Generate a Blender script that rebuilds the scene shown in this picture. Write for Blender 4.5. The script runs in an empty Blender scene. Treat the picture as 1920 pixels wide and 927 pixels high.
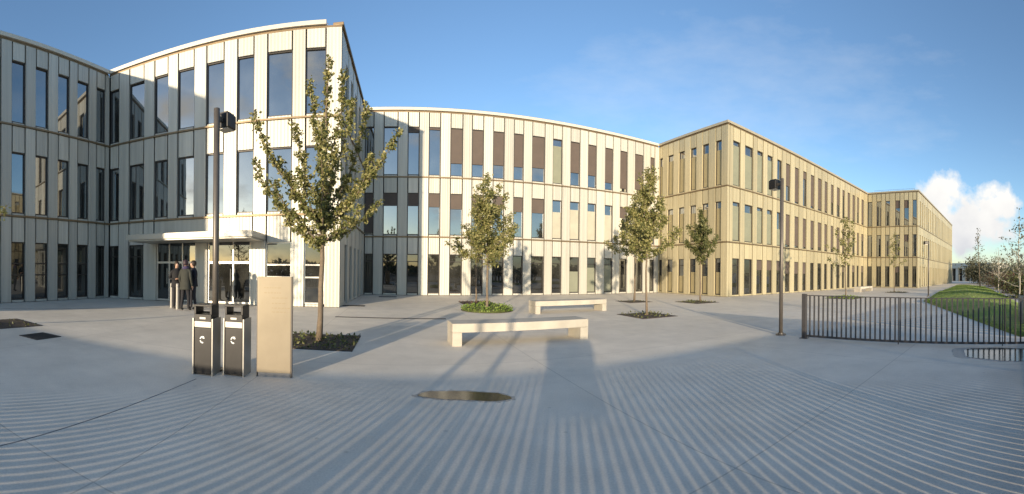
import bpy, bmesh, math, random
from mathutils import Vector, Matrix, noise
R = math.radians
rnd = random.Random(7)
sc = bpy.context.scene
col = sc.collection

# ------------------------------------------------------------------ camera (a cylindrical panorama, as in the photograph)
F, YH, ROLL, EYE = 723.84, 509.38, 0.01044, 1.5
W0, H0 = 1920.0, 927.0
cam = bpy.data.cameras.new('camera'); cam_o = bpy.data.objects.new('camera', cam); col.objects.link(cam_o)
cam.type = 'PANO'; cam.panorama_type = 'CENTRAL_CYLINDRICAL'
cam.central_cylindrical_range_u_min = -W0 / 2 / F; cam.central_cylindrical_range_u_max = W0 / 2 / F
cam.central_cylindrical_range_v_min = -(H0 - YH) / F; cam.central_cylindrical_range_v_max = YH / F
cam.central_cylindrical_radius = 1.0
cam.clip_start = .05; cam.clip_end = 5000
cr, sr = math.cos(ROLL), math.sin(ROLL)
cam_o.matrix_world = Matrix(((cr, -sr, 0, 0), (0, 0, -1, 0), (sr, cr, 0, EYE), (0, 0, 0, 1)))
sc.camera = cam_o

def ray(px, py):
    az = (px - W0 / 2) / F; v = (YH - py) / F
    x, z, y = math.sin(az), v, math.cos(az)
    return Vector((x * cr - z * sr, y, z * cr + x * sr))
def at(px, py, z=0.0):                        # point of the plaza seen at a pixel of the photograph
    d = ray(px, py); t = (z - EYE) / d.z
    return Vector((d.x * t, d.y * t, z))
def at_r(px, rng, z=0.0):                     # point at a bearing and a range
    d = ray(px, 500); d.z = 0; d.normalize()
    return Vector((d.x * rng, d.y * rng, z))

# ------------------------------------------------------------------ light
SUN_AZ, SUN_EL = 7.5, 8.5                     # direction the light travels towards; height
w = bpy.data.worlds.new('World'); sc.world = w; w.use_nodes = True
nt = w.node_tree; N = nt.nodes; L = nt.links
bg = N['Background']; out = N['World Output']
sky = N.new('ShaderNodeTexSky'); sky.sky_type = 'NISHITA'; sky.sun_disc = False
sky.sun_elevation = R(SUN_EL); sky.sun_rotation = R(180 + SUN_AZ); sky.altitude = 50
sky.air_density = 1.0; sky.dust_density = .35; sky.ozone_density = 2.2
SKY_STRENGTH = .122
bg.inputs[1].default_value = SKY_STRENGTH
tint = N.new('ShaderNodeMix'); tint.data_type = 'RGBA'; tint.blend_type = 'MULTIPLY'; tint.inputs[0].default_value = 1
L.new(sky.outputs[0], tint.inputs[6]); tint.inputs[7].default_value = (.92, .98, 1.06, 1); L.new(tint.outputs[2], bg.inputs[0])
def mnode(op, a=None, b=None, c=None, clamp=False):
    n = N.new('ShaderNodeMath'); n.operation = op; n.use_clamp = clamp
    for i, v in enumerate((a, b, c)):
        if v is None: continue
        if isinstance(v, (int, float)): n.inputs[i].default_value = v
        else: L.new(v, n.inputs[i])
    return n.outputs[0]
tc = N.new('ShaderNodeTexCoord'); sx = N.new('ShaderNodeSeparateXYZ'); L.new(tc.outputs['Generated'], sx.inputs[0])
def cloud_noise(scale, detail, rough, stretch=1.0):
    mp = N.new('ShaderNodeMapping'); mp.inputs['Scale'].default_value = (scale, scale, scale * stretch)
    L.new(tc.outputs['Generated'], mp.inputs[0])
    n = N.new('ShaderNodeTexNoise'); n.inputs['Scale'].default_value = 1; n.inputs['Detail'].default_value = detail
    n.inputs['Roughness'].default_value = rough; L.new(mp.outputs[0], n.inputs[0]); return n.outputs[0]
def blob(px, py, rx, ry):                     # soft mask round one direction (rx, ry in radians)
    d = ray(px, py).normalized()
    rt = Vector((d.y, -d.x, 0)).normalized(); up = rt.cross(d)
    def dot(v):
        n = N.new('ShaderNodeVectorMath'); n.operation = 'DOT_PRODUCT'
        L.new(tc.outputs['Generated'], n.inputs[0]); n.inputs[1].default_value = v; return n.outputs['Value']
    a = mnode('DIVIDE', dot(rt), rx); b = mnode('DIVIDE', dot(up), ry)
    q = mnode('ADD', mnode('MULTIPLY', a, a), mnode('MULTIPLY', b, b))
    front = mnode('GREATER_THAN', dot(d), 0)
    m = mnode('SUBTRACT', 1.0, q)
    m = mnode('MAXIMUM', m, -2.0)
    return mnode('SUBTRACT', mnode('MULTIPLY', mnode('ADD', m, 2.0), front), 2.0)
mask = None
for b in ((1762, 372, .085, .075), (1800, 420, .125, .10), (1862, 388, .075, .07), (1845, 425, .10, .05)):
    m = blob(*b); mask = m if mask is None else mnode('MAXIMUM', mask, m)
n1 = cloud_noise(16, 9, .58); n2 = cloud_noise(7, 5, .5)
dens = mnode('ADD', mask, mnode('MULTIPLY', mnode('SUBTRACT', n1, .5), 3.0))
dens = mnode('SMOOTHSTEP', dens, -.15, 1.05) if False else mnode('MULTIPLY_ADD', dens, 1.35, .0, clamp=True)
# thin low streaks near the horizon on that side
low = blob(1880, 490, .30, .035); n3 = cloud_noise(9, 6, .6, 5)
lowd = mnode('MULTIPLY', mnode('MULTIPLY_ADD', mnode('ADD', low, mnode('MULTIPLY', mnode('SUBTRACT', n3, .5), 4.0)), .8, -.1, clamp=True), .42)
# broken clouds in the half of the sky behind the camera (the windows mirror them) and a faint veil in front
n4 = cloud_noise(4.5, 8, .55, 2.2)
back = mnode('MULTIPLY', mnode('MULTIPLY_ADD', n4, 5.0, -2.55, clamp=True), mnode('MULTIPLY_ADD', sx.outputs[1], -1.6, -.1, clamp=True))
n5 = cloud_noise(5, 6, .6, 3)
veil = mnode('MULTIPLY', mnode('MULTIPLY_ADD', mnode('ADD', blob(1380, 170, .5, .16), mnode('MULTIPLY', mnode('SUBTRACT', n5, .5), 5)), .5, 0, clamp=True), .16)
tot = mnode('MAXIMUM', mnode('MAXIMUM', dens, lowd), mnode('MAXIMUM', back, veil), clamp=True)
ramp = N.new('ShaderNodeValToRGB')            # cloud white to cloud grey
e = ramp.color_ramp.elements
e[0].position = .36; e[0].color = (.58, .60, .66, 1); e[1].position = .66; e[1].color = (.97, .95, .91, 1)
hgt = mnode('MULTIPLY_ADD', sx.outputs[2], 1.7, .03)
L.new(mnode('ADD', mnode('MULTIPLY', n2, .55), hgt, clamp=True), ramp.inputs[0])
bg2 = N.new('ShaderNodeBackground'); L.new(ramp.outputs[0], bg2.inputs[0]); bg2.inputs[1].default_value = .47
mix = N.new('ShaderNodeMixShader'); L.new(tot, mix.inputs[0]); L.new(bg.outputs[0], mix.inputs[1]); L.new(bg2.outputs[0], mix.inputs[2])
L.new(mix.outputs[0], out.inputs[0])

sun = bpy.data.lights.new('sun', 'SUN'); sun.energy = 3.3; sun.angle = R(.85); sun.color = (1.0, .82, .585)
sun_o = bpy.data.objects.new('sun', sun); col.objects.link(sun_o)
sd = Vector((math.sin(R(SUN_AZ)) * math.cos(R(SUN_EL)), math.cos(R(SUN_AZ)) * math.cos(R(SUN_EL)), -math.sin(R(SUN_EL))))
sun_o.rotation_mode = 'QUATERNION'; sun_o.rotation_quaternion = sd.to_track_quat('-Z', 'Y'); sun_o.location = (0, -20, 30)
sc.view_settings.view_transform = 'Standard'; sc.view_settings.look = 'None'; sc.view_settings.exposure = 1.2; sc.view_settings.gamma = 1
sc.cycles.max_bounces = 6; sc.cycles.diffuse_bounces = 3; sc.cycles.glossy_bounces = 3; sc.cycles.sample_clamp_indirect = 4
sc.cycles.use_denoising = True

# ------------------------------------------------------------------ materials
MATS = {}
def mat(name, base, rough=.6, metal=0.0, spec=.5):
    m = bpy.data.materials.new(name); m.use_nodes = True
    p = m.node_tree.nodes['Principled BSDF']
    p.inputs['Base Color'].default_value = (*base, 1); p.inputs['Roughness'].default_value = rough
    p.inputs['Metallic'].default_value = metal; p.inputs['Specular IOR Level'].default_value = spec
    MATS[name] = m; return m
def nodes(m): return m.node_tree.nodes, m.node_tree.links, m.node_tree.nodes['Principled BSDF']
def add_variation(m, amt=.15, scale=6.0, island=0.0, bump=0.0, bscale=40, detail=6, second=None, coord='Object'):
    n, l, p = nodes(m); base = p.inputs['Base Color'].default_value[:]
    t = n.new('ShaderNodeTexCoord'); nz = n.new('ShaderNodeTexNoise'); nz.inputs['Scale'].default_value = scale
    nz.inputs['Detail'].default_value = detail; nz.inputs['Roughness'].default_value = .6
    l.new(t.outputs[coord], nz.inputs[0])
    mr = n.new('ShaderNodeMapRange'); mr.inputs[1].default_value = .25; mr.inputs[2].default_value = .75
    mr.inputs[3].default_value = 1 - amt; mr.inputs[4].default_value = 1 + amt; l.new(nz.outputs[0], mr.inputs[0])
    val = mr.outputs[0]
    if island:
        g = n.new('ShaderNodeNewGeometry'); r2 = n.new('ShaderNodeMapRange')
        r2.inputs[3].default_value = 1 - island; r2.inputs[4].default_value = 1 + island * .4
        l.new(g.outputs['Random Per Island'], r2.inputs[0])
        mm = n.new('ShaderNodeMath'); mm.operation = 'MULTIPLY'; l.new(val, mm.inputs[0]); l.new(r2.outputs[0], mm.inputs[1]); val = mm.outputs[0]
    vm = n.new('ShaderNodeVectorMath'); vm.operation = 'SCALE'
    if second is not None:
        mx = n.new('ShaderNodeMix'); mx.data_type = 'RGBA'; mx.inputs[6].default_value = base; mx.inputs[7].default_value = (*second, 1)
        nz2 = n.new('ShaderNodeTexNoise'); nz2.inputs['Scale'].default_value = scale * .37; nz2.inputs['Detail'].default_value = 4
        l.new(t.outputs[coord], nz2.inputs[0])
        q = n.new('ShaderNodeMapRange'); q.inputs[1].default_value = .4; q.inputs[2].default_value = .6; l.new(nz2.outputs[0], q.inputs[0]); l.new(q.outputs[0], mx.inputs[0])
        l.new(mx.outputs[2], vm.inputs[0])
    else: vm.inputs[0].default_value = base[:3]
    l.new(val, vm.inputs['Scale']); l.new(vm.outputs[0], p.inputs['Base Color'])
    if bump:
        b = n.new('ShaderNodeBump'); b.inputs['Strength'].default_value = bump; b.inputs['Distance'].default_value = .02
        nb = n.new('ShaderNodeTexNoise'); nb.inputs['Scale'].default_value = bscale; nb.inputs['Detail'].default_value = 5
        l.new(t.outputs[coord], nb.inputs[0]); l.new(nb.outputs[0], b.inputs['Height']); l.new(b.outputs[0], p.inputs['Normal'])
    return m
def panel_mat(name, base, metal, rough):
    m = mat(name, base, rough, metal); n, l, p = nodes(m)
    t = n.new('ShaderNodeTexCoord'); wv = n.new('ShaderNodeTexWave'); wv.wave_type = 'BANDS'; wv.bands_direction = 'X'
    wv.inputs['Scale'].default_value = 1.0 / .145 * .314; wv.inputs['Distortion'].default_value = 0
    l.new(t.outputs['Object'], wv.inputs[0])
    b = n.new('ShaderNodeBump'); b.inputs['Strength'].default_value = .35; b.inputs['Distance'].default_value = .012
    l.new(wv.outputs['Fac'], b.inputs['Height']); l.new(b.outputs[0], p.inputs['Normal'])
    g = n.new('ShaderNodeNewGeometry'); r2 = n.new('ShaderNodeMapRange'); r2.inputs[3].default_value = .82; r2.inputs[4].default_value = 1.06
    l.new(g.outputs['Random Per Island'], r2.inputs[0])
    mp = n.new('ShaderNodeMapping'); mp.inputs['Scale'].default_value = (6, 6, .18); l.new(t.outputs['Object'], mp.inputs[0])
    nz = n.new('ShaderNodeTexNoise'); nz.inputs['Scale'].default_value = 1; nz.inputs['Detail'].default_value = 5; l.new(mp.outputs[0], nz.inputs[0])
    r3 = n.new('ShaderNodeMapRange'); r3.inputs[1].default_value = .3; r3.inputs[2].default_value = .7; r3.inputs[3].default_value = .86; r3.inputs[4].default_value = 1.08
    l.new(nz.outputs[0], r3.inputs[0])
    mm = n.new('ShaderNodeMath'); mm.operation = 'MULTIPLY'; l.new(r2.outputs[0], mm.inputs[0]); l.new(r3.outputs[0], mm.inputs[1])
    vm = n.new('ShaderNodeVectorMath'); vm.operation = 'SCALE'; vm.inputs[0].default_value = base; l.new(mm.outputs[0], vm.inputs['Scale'])
    l.new(vm.outputs[0], p.inputs['Base Color'])
    return m
panel_mat('champagne_panel', (.50, .487, .43), .15, .45)
panel_mat('gold_panel', (.455, .402, .262), .25, .42)
add_variation(mat('bronze_ledge', (.20, .145, .085), .45, .5), .2, 2)
add_variation(mat('pale_coping', (.52, .49, .425), .4, .1), .06, 1.5)
add_variation(mat('canopy_metal', (.40, .385, .335), .4, .1), .06, 1.5)
add_variation(mat('gold_coping', (.42, .37, .27), .4, .4), .1, 1.5)
add_variation(mat('dark_core', (.035, .033, .032), .8), .2, 2)
add_variation(mat('roof_membrane', (.32, .32, .31), .8), .2, .6)
add_variation(mat('dark_frame', (.045, .04, .038), .4, .4), .2, 4)
add_variation(mat('alu_frame', (.55, .53, .49), .35, .6), .1, 4)
add_variation(mat('blind_fabric', (.085, .066, .056), .75), .12, 1.2, bump=.2, bscale=30)
add_variation(mat('pale_blind', (.185, .195, .145), .7), .12, 1.2)  # pale reflection in the window panes, painted as an opaque colour
add_variation(mat('cream_blind', (.36, .345, .28), .7), .12, 1.2)  # opaque cream cover for the lower panes of some D windows
add_variation(mat('gold_blind', (.33, .28, .16), .5, .3), .12, 1.2)  # golden reflection on the E and H panes, put into the colour
def glass_mat(name, body, fac, tint):
    m = bpy.data.materials.new(name); m.use_nodes = True; n = m.node_tree.nodes; l = m.node_tree.links
    n.remove(n['Principled BSDF']); o = n['Material Output']
    d = n.new('ShaderNodeBsdfDiffuse'); g = n.new('ShaderNodeBsdfGlossy'); g.inputs['Roughness'].default_value = .015; g.inputs['Color'].default_value = (*tint, 1)
    t = n.new('ShaderNodeTexCoord'); nz = n.new('ShaderNodeTexNoise'); nz.inputs['Scale'].default_value = .9; nz.inputs['Detail'].default_value = 3
    l.new(t.outputs['Object'], nz.inputs[0])
    vm = n.new('ShaderNodeVectorMath'); vm.operation = 'SCALE'; vm.inputs[0].default_value = body
    mr = n.new('ShaderNodeMapRange'); mr.inputs[1].default_value = .3; mr.inputs[2].default_value = .7; mr.inputs[3].default_value = .4; mr.inputs[4].default_value = 1.8
    l.new(nz.outputs[0], mr.inputs[0]); l.new(mr.outputs[0], vm.inputs['Scale']); l.new(vm.outputs[0], d.inputs[0])
    b = n.new('ShaderNodeBump'); b.inputs['Strength'].default_value = .03; b.inputs['Distance'].default_value = .02
    n2 = n.new('ShaderNodeTexNoise'); n2.inputs['Scale'].default_value = 1.6; l.new(t.outputs['Object'], n2.inputs[0]); l.new(n2.outputs[0], b.inputs['Height']); l.new(b.outputs[0], g.inputs['Normal'])
    fr = n.new('ShaderNodeFresnel'); fr.inputs['IOR'].default_value = 1.5
    a = n.new('ShaderNodeMath'); a.operation = 'ADD'; a.use_clamp = True; l.new(fr.outputs[0], a.inputs[0]); a.inputs[1].default_value = fac
    x = n.new('ShaderNodeMixShader'); l.new(a.outputs[0], x.inputs[0]); l.new(d.outputs[0], x.inputs[1]); l.new(g.outputs[0], x.inputs[2])
    l.new(x.outputs[0], o.inputs[0]); MATS[name] = m; return m
glass_mat('window_glass', (.026, .029, .030), .25, (.90, .92, .92))
glass_mat('clear_glass', (.022, .022, .020), .06, (.9, .95, 1.0))
add_variation(mat('concrete', (.45, .41, .34), .8), .20, 1.6, bump=.35, bscale=60, second=(.40, .37, .31))
add_variation(mat('light_metal', (.40, .385, .35), .35, .7), .06, 6)
add_variation(mat('grey_metal', (.28, .28, .28), .4, .6), .1, 6)
add_variation(mat('charcoal_metal', (.018, .017, .017), .45, .3), .2, 8)
add_variation(mat('lamp_paint', (.125, .11, .095), .45, .4), .15, 5)
add_variation(mat('fence_paint', (.080, .075, .075), .5, .3), .15, 5)
add_variation(mat('champagne_totem', (.33, .275, .195), .42, .4), .12, 2.0)
add_variation(mat('totem_text', (.30, .24, .15), .5, .3), .05, 3)
mat('white_print', (.78, .78, .75), .6)
add_variation(mat('bark', (.15, .115, .08), .85), .35, 14, bump=.6, bscale=35)
add_variation(mat('pale_bark', (.42, .38, .31), .8), .4, 9, bump=.4, bscale=30)
add_variation(mat('soil', (.060, .045, .033), .95), .4, 5, bump=.8, bscale=20)
add_variation(mat('skin', (.50, .31, .22), .55), .05, 9)
add_variation(mat('cast_iron', (.055, .053, .050), .6, .4), .25, 14, bump=.5, bscale=50)
def leaf_mat(name, a, b, rough=.5):
    m = mat(name, a, rough); n, l, p = nodes(m)
    g = n.new('ShaderNodeNewGeometry'); r_ = n.new('ShaderNodeValToRGB'); e = r_.color_ramp.elements
    e[0].color = (*a, 1); e[1].color = (*b, 1); e[0].position = .25
    l.new(g.outputs['Random Per Island'], r_.inputs[0]); l.new(r_.outputs[0], p.inputs['Base Color'])
    tr = n.new('ShaderNodeBsdfTranslucent'); l.new(r_.outputs[0], tr.inputs[0])
    x = n.new('ShaderNodeMixShader'); x.inputs[0].default_value = .32
    l.new(p.outputs[0], x.inputs[1]); l.new(tr.outputs[0], x.inputs[2]); l.new(x.outputs[0], n['Material Output'].inputs[0])
    return m
leaf_mat('leaf_olive', (.12, .135, .038), (.40, .36, .15))
leaf_mat('leaf_deep', (.07, .09, .025), (.22, .21, .08))
leaf_mat('leaf_grey', (.10, .11, .07), (.24, .23, .15))
leaf_mat('leaf_russet', (.07, .035, .028), (.19, .11, .07))
leaf_mat('grass_blade', (.13, .22, .035), (.28, .34, .08))

def ground_mat():
    m = mat('concrete_paving', (.40, .385, .36), .62); n, l, p = nodes(m)
    t = n.new('ShaderNodeTexCoord')
    def nz(scale, detail=6, rough=.6):
        q = n.new('ShaderNodeTexNoise'); q.inputs['Scale'].default_value = scale; q.inputs['Detail'].default_value = detail; q.inputs['Roughness'].default_value = rough
        l.new(t.outputs['Object'], q.inputs[0]); return q.outputs[0]
    def mrng(v, a, b, c, d):
        q = n.new('ShaderNodeMapRange'); 
        for i, x in enumerate((a, b, c, d)): q.inputs[i + 1].default_value = x
        l.new(v, q.inputs[0]); return q.outputs[0]
    def mul(a, b):
        q = n.new('ShaderNodeMath'); q.operation = 'MULTIPLY'; l.new(a, q.inputs[0]); l.new(b, q.inputs[1]); return q.outputs[0]
    v = mul(mrng(nz(.18, 5), .3, .7, .86, 1.10), mrng(nz(1.7, 7), .3, .7, .90, 1.07))
    v = mul(v, mrng(nz(.55, 8, .72), .30, .42, .86, 1.0))
    v = mul(v, mrng(nz(55, 3), .3, .7, .90, 1.08))
    vo = n.new('ShaderNodeTexVoronoi'); vo.inputs['Scale'].default_value = 2.6; l.new(t.outputs['Object'], vo.inputs[0])
    v = mul(v, mrng(vo.outputs['Distance'], .035, .07, .80, 1.0))                      # trodden-in spots
    # cast slabs with fine joints, laid parallel to the facades
    mp = n.new('ShaderNodeMapping'); mp.inputs['Rotation'].default_value = (0, 0, R(-17)); mp.inputs['Location'].default_value = (1.9, 2.3, 0); l.new(t.outputs['Object'], mp.inputs[0])
    br = n.new('ShaderNodeTexBrick'); br.inputs['Scale'].default_value = 1; br.inputs['Brick Width'].default_value = 4.2; br.inputs['Row Height'].default_value = 4.2
    br.offset = 0; br.inputs['Mortar Size'].default_value = .008; br.inputs['Mortar Smooth'].default_value = .3
    br.inputs['Color1'].default_value = (1, 1, 1, 1); br.inputs['Color2'].default_value = (.93, .93, .93, 1); br.inputs['Mortar'].default_value = (.70, .70, .70, 1)
    l.new(mp.outputs[0], br.inputs[0])
    b2 = n.new('ShaderNodeRGBToBW'); l.new(br.outputs[0], b2.inputs[0]); v = mul(v, b2.outputs[0])
    vm = n.new('ShaderNodeVectorMath'); vm.operation = 'SCALE'; vm.inputs[0].default_value = (.69, .63, .53); l.new(v, vm.inputs['Scale']); l.new(vm.outputs[0], p.inputs['Base Color'])
    l.new(mrng(nz(.5, 4), .35, .65, .5, .75), p.inputs['Roughness'])
    bp = n.new('ShaderNodeBump'); bp.inputs['Strength'].default_value = .25; bp.inputs['Distance'].default_value = .008
    l.new(nz(38, 4), bp.inputs['Height']); l.new(bp.outputs[0], p.inputs['Normal'])
ground_mat()
add_variation(mat('damp_paving', (.30, .285, .26), .35), .15, 3, bump=.2, bscale=40)
add_variation(mat('joint_filler', (.20, .19, .18), .9), .2, 5)
m = mat('puddle_water', (.06, .056, .042), .14); nodes(m)[2].inputs['Specular IOR Level'].default_value = .6
n_, l_, p_ = nodes(m); nz_ = n_.new('ShaderNodeTexNoise'); nz_.inputs['Scale'].default_value = 14; bp_ = n_.new('ShaderNodeBump'); bp_.inputs['Strength'].default_value = .03
tc_ = n_.new('ShaderNodeTexCoord'); l_.new(tc_.outputs['Object'], nz_.inputs[0]); l_.new(nz_.outputs[0], bp_.inputs['Height']); l_.new(bp_.outputs[0], p_.inputs['Normal'])
add_variation(mat('lawn_turf', (.15, .235, .04), .9), .3, .8, bump=.5, bscale=25, second=(.22, .25, .07))
add_variation(mat('gravel_path', (.30, .27, .25), .9), .15, 5, bump=.4, bscale=40)
add_variation(mat('moss', (.060, .075, .018), .95), .35, 6, bump=.8, bscale=30)
add_variation(mat('far_render', (.58, .55, .48), .8), .1, 1)

# ------------------------------------------------------------------ mesh helpers
class MB:
    def __init__(s): s.v = []; s.f = []; s.m = []
    def quad(s, a, b, c, d, mi=0):
        i = len(s.v); s.v += [tuple(a), tuple(b), tuple(c), tuple(d)]; s.f.append((i, i + 1, i + 2, i + 3)); s.m.append(mi)
    def box(s, x0, x1, y0, y1, z0, z1, mi=0):
        i = len(s.v)
        s.v += [(x0, y0, z0), (x1, y0, z0), (x1, y1, z0), (x0, y1, z0), (x0, y0, z1), (x1, y0, z1), (x1, y1, z1), (x0, y1, z1)]
        for q in ((0, 3, 2, 1), (4, 5, 6, 7), (0, 1, 5, 4), (1, 2, 6, 5), (2, 3, 7, 6), (3, 0, 4, 7)):
            s.f.append(tuple(i + k for k in q)); s.m.append(mi)
    def prism(s, pts, z0, z1, mi=0, mi_top=None):
        i = len(s.v); n = len(pts)
        s.v += [(p[0], p[1], z0) for p in pts] + [(p[0], p[1], z1) for p in pts]
        s.f.append(tuple(i + k for k in reversed(range(n)))); s.m.append(mi)
        s.f.append(tuple(i + n + k for k in range(n))); s.m.append(mi if mi_top is None else mi_top)
        for k in range(n):
            j = (k + 1) % n; s.f.append((i + k, i + j, i + n + j, i + n + k)); s.m.append(mi)
    def tube(s, pts, rads, k=8, mi=0, cap=True):
        pts = [Vector(p) for p in pts]; rings = []
        ref = None
        for a, p in enumerate(pts):
            t = (pts[min(a + 1, len(pts) - 1)] - pts[max(a - 1, 0)]).normalized()
            if ref is None or abs(ref.dot(t)) > .95: ref = Vector((1, 0, 0)) if abs(t.x) < .8 else Vector((0, 1, 0))
            u = (ref - t * ref.dot(t)).normalized(); v = t.cross(u); ref = u
            i0 = len(s.v); rings.append(i0)
            for j in range(k):
                an = 2 * math.pi * j / k; q = p + (u * math.cos(an) + v * math.sin(an)) * rads[a]; s.v.append(tuple(q))
        for a in range(len(pts) - 1):
            for j in range(k):
                b = (j + 1) % k; s.f.append((rings[a] + j, rings[a] + b, rings[a + 1] + b, rings[a + 1] + j)); s.m.append(mi)
        if cap:
            s.f.append(tuple(rings[0] + j for j in reversed(range(k)))); s.m.append(mi)
            s.f.append(tuple(rings[-1] + j for j in range(k))); s.m.append(mi)
    def rings(s, rr, k=16, mi=0, cap=True):     # stacked ellipses (cx, cy, z, rx, ry)
        st = []
        for (cx, cy, z, rx, ry) in rr:
            st.append(len(s.v))
            for j in range(k):
                an = 2 * math.pi * j / k; s.v.append((cx + rx * math.cos(an), cy + ry * math.sin(an), z))
        for a in range(len(st) - 1):
            for j in range(k):
                b = (j + 1) % k; s.f.append((st[a] + j, st[a] + b, st[a + 1] + b, st[a + 1] + j)); s.m.append(mi)
        if cap:
            s.f.append(tuple(st[0] + j for j in reversed(range(k)))); s.m.append(mi); s.f.append(tuple(st[-1] + j for j in range(k))); s.m.append(mi)
    def mesh(s, name, mats, smooth=False):
        me = bpy.data.meshes.new(name); me.from_pydata(s.v, [], s.f)
        for m_ in (mats if isinstance(mats, (list, tuple)) else [mats]): me.materials.append(MATS[m_])
        me.polygons.foreach_set('material_index', s.m)
        if smooth: me.polygons.foreach_set('use_smooth', [True] * len(s.f))
        me.update(); return me
    def build(s, name, mats, parent=None, loc=(0, 0, 0), rz=0.0, smooth=False, bevel=0.0):
        me = s.mesh(name, mats, smooth)
        if bevel:
            bm = bmesh.new(); bm.from_mesh(me); bmesh.ops.remove_doubles(bm, verts=bm.verts, dist=1e-5)
            bmesh.ops.bevel(bm, geom=list(bm.edges), offset=bevel, segments=2, affect='EDGES', profile=.6)
            bm.to_mesh(me); bm.free()
        return link(name, me, parent, loc, rz)
def link(name, me, parent=None, loc=(0, 0, 0), rz=0.0):
    o = bpy.data.objects.new(name, me); col.objects.link(o); o.location = loc; o.rotation_euler = (0, 0, rz)
    if parent is not None: o.parent = parent
    return o
def tag(o, label=None, cat=None, group=None, kind=None):
    if label: o['label'] = label
    if cat: o['category'] = cat
    if group: o['group'] = group
    if kind: o['kind'] = kind
    return o
def thing(name, label, cat, loc=(0, 0, 0), rz=0.0, group=None):
    return tag(link(name, None, None, loc, rz), label, cat, group)
def dup(root, loc, rz, label):
    r = root.copy(); col.objects.link(r); r.location = loc; r.rotation_euler = (0, 0, rz); r['label'] = label
    for ch in list(root.children):
        c = ch.copy(); col.objects.link(c); c.parent = r
        for g in list(ch.children):
            d = g.copy(); col.objects.link(d); d.parent = c
    return r

# ------------------------------------------------------------------ ground
mb = MB(); mb.quad((-900, -900, 0), (900, -900, 0), (900, 900, 0), (-900, 900, 0))
tag(mb.build('ground', 'concrete_paving'), 'pale grey cast concrete plaza paving reaching the horizon', None, None, 'structure')

# ------------------------------------------------------------------ the building
PA = Vector((-15.434, 2.517)); AB = Vector((-16.746, 9.715)); BC = Vector((-6.579, 13.727)); CD = Vector((-8.783, 21.733))
DE = Vector((10.849, 27.334)); EF = Vector((13.001, 20.919)); FG = Vector((36.771, 27.994)); GH = Vector((38.552, 22.010)); HI = Vector((68.536, 31.518))
uA = (AB - PA).normalized()
A0 = AB - uA * 15.2                                              # far (unseen) end of the left wing's inner wall
uB = (BC - AB).normalized(); uH = (HI - GH).normalized()
Z0 = A0 - uB * 14
WALLS = {'Z': (Z0, A0), 'A': (A0, AB), 'B': (AB, BC), 'C': (BC, CD), 'D': (CD, DE), 'E': (DE, EF), 'F': (EF, FG), 'G': (FG, GH), 'H': (GH, HI)}
CONVEX_START = {'A', 'C', 'F', 'H'}                              # the wall before runs through to this corner
ZR, ZT = 11.16, 11.34
LV_L = dict(z=(0.02, 3.75, 7.62, ZR), w=((.12, 2.60), (3.83, 6.44), (7.70, 10.32)))
LV_R = dict(z=(0.02, 3.58, 7.20, ZR), w=((.12, 2.50), (3.66, 6.20), (7.28, 10.20)))
def s_at(wall, px, py):
    a, b = WALLS[wall]; u = (b - a).normalized(); n = Vector((u.y, -u.x)); d = ray(px, py)
    t = n.dot(a) / (n.x * d.x + n.y * d.y); return (Vector((d.x * t, d.y * t)) - a).dot(u)
def opens(wall, y, pairs): return [(s_at(wall, p, y), s_at(wall, q, y)) for p, q in pairs]
OP = {}
OP['A'] = opens('A', 170, [(-14, 3), (22, 49), (67, 92), (109, 131.5), (145.5, 168), (181, 199)])
s = OP['A'][0][0] - 1.36
while s > .6: OP['A'].insert(0, (s, s + .78)); s -= 1.36
OP['B'] = opens('B', 150, [(205.8, 224), (242, 271), (289, 316), (333, 365), (386, 421), (444, 477), (500, 549), (572, 612)])
OP['C'] = [(1.2, 1.95), (2.6, 3.35), (4.0, 4.75), (5.4, 6.15), (6.8, 7.55)]
OP['D'] = opens('D', 260, [(684, 702), (719, 747), (764.6, 787), (804, 827), (844.6, 869), (885, 908), (924.7, 947), (963.5, 983), (998, 1023), (1037, 1055.7), (1070, 1089), (1103, 1120), (1135, 1151), (1163.5, 1178), (1191, 1208), (1220, 1229)])
OP['E'] = opens('E', 290, [(1236.5, 1243), (1252, 1263), (1272.5, 1284), (1294, 1306), (1316.5, 1329), (1341, 1353)])
OP['F'] = opens('F', 300, [(1374.5, 1389), (1397, 1413), (1420, 1432), (1439, 1450), (1457.5, 1467), (1474, 1483)])
Lf = (WALLS['F'][1] - WALLS['F'][0]).length
s = OP['F'][-1][0] + 1.33
while s < Lf - .9: OP['F'].append((s, s + rnd.choice((.66, .72, .8)))); s += 1.33
OP['G'] = opens('G', 400, [(1627, 1635.5), (1643, 1652.5), (1659.6, 1668.5), (1678, 1687.5), (1694.6, 1704), (1710.6, 1719)])
Lh = (WALLS['H'][1] - WALLS['H'][0]).length
OP['H'] = []; s = .8
while s < Lh - .8: OP['H'].append((s, s + .72)); s += 1.33
OP['Z'] = [(1.0 + 1.33 * k, 1.75 + 1.33 * k) for k in range(9)]

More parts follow.
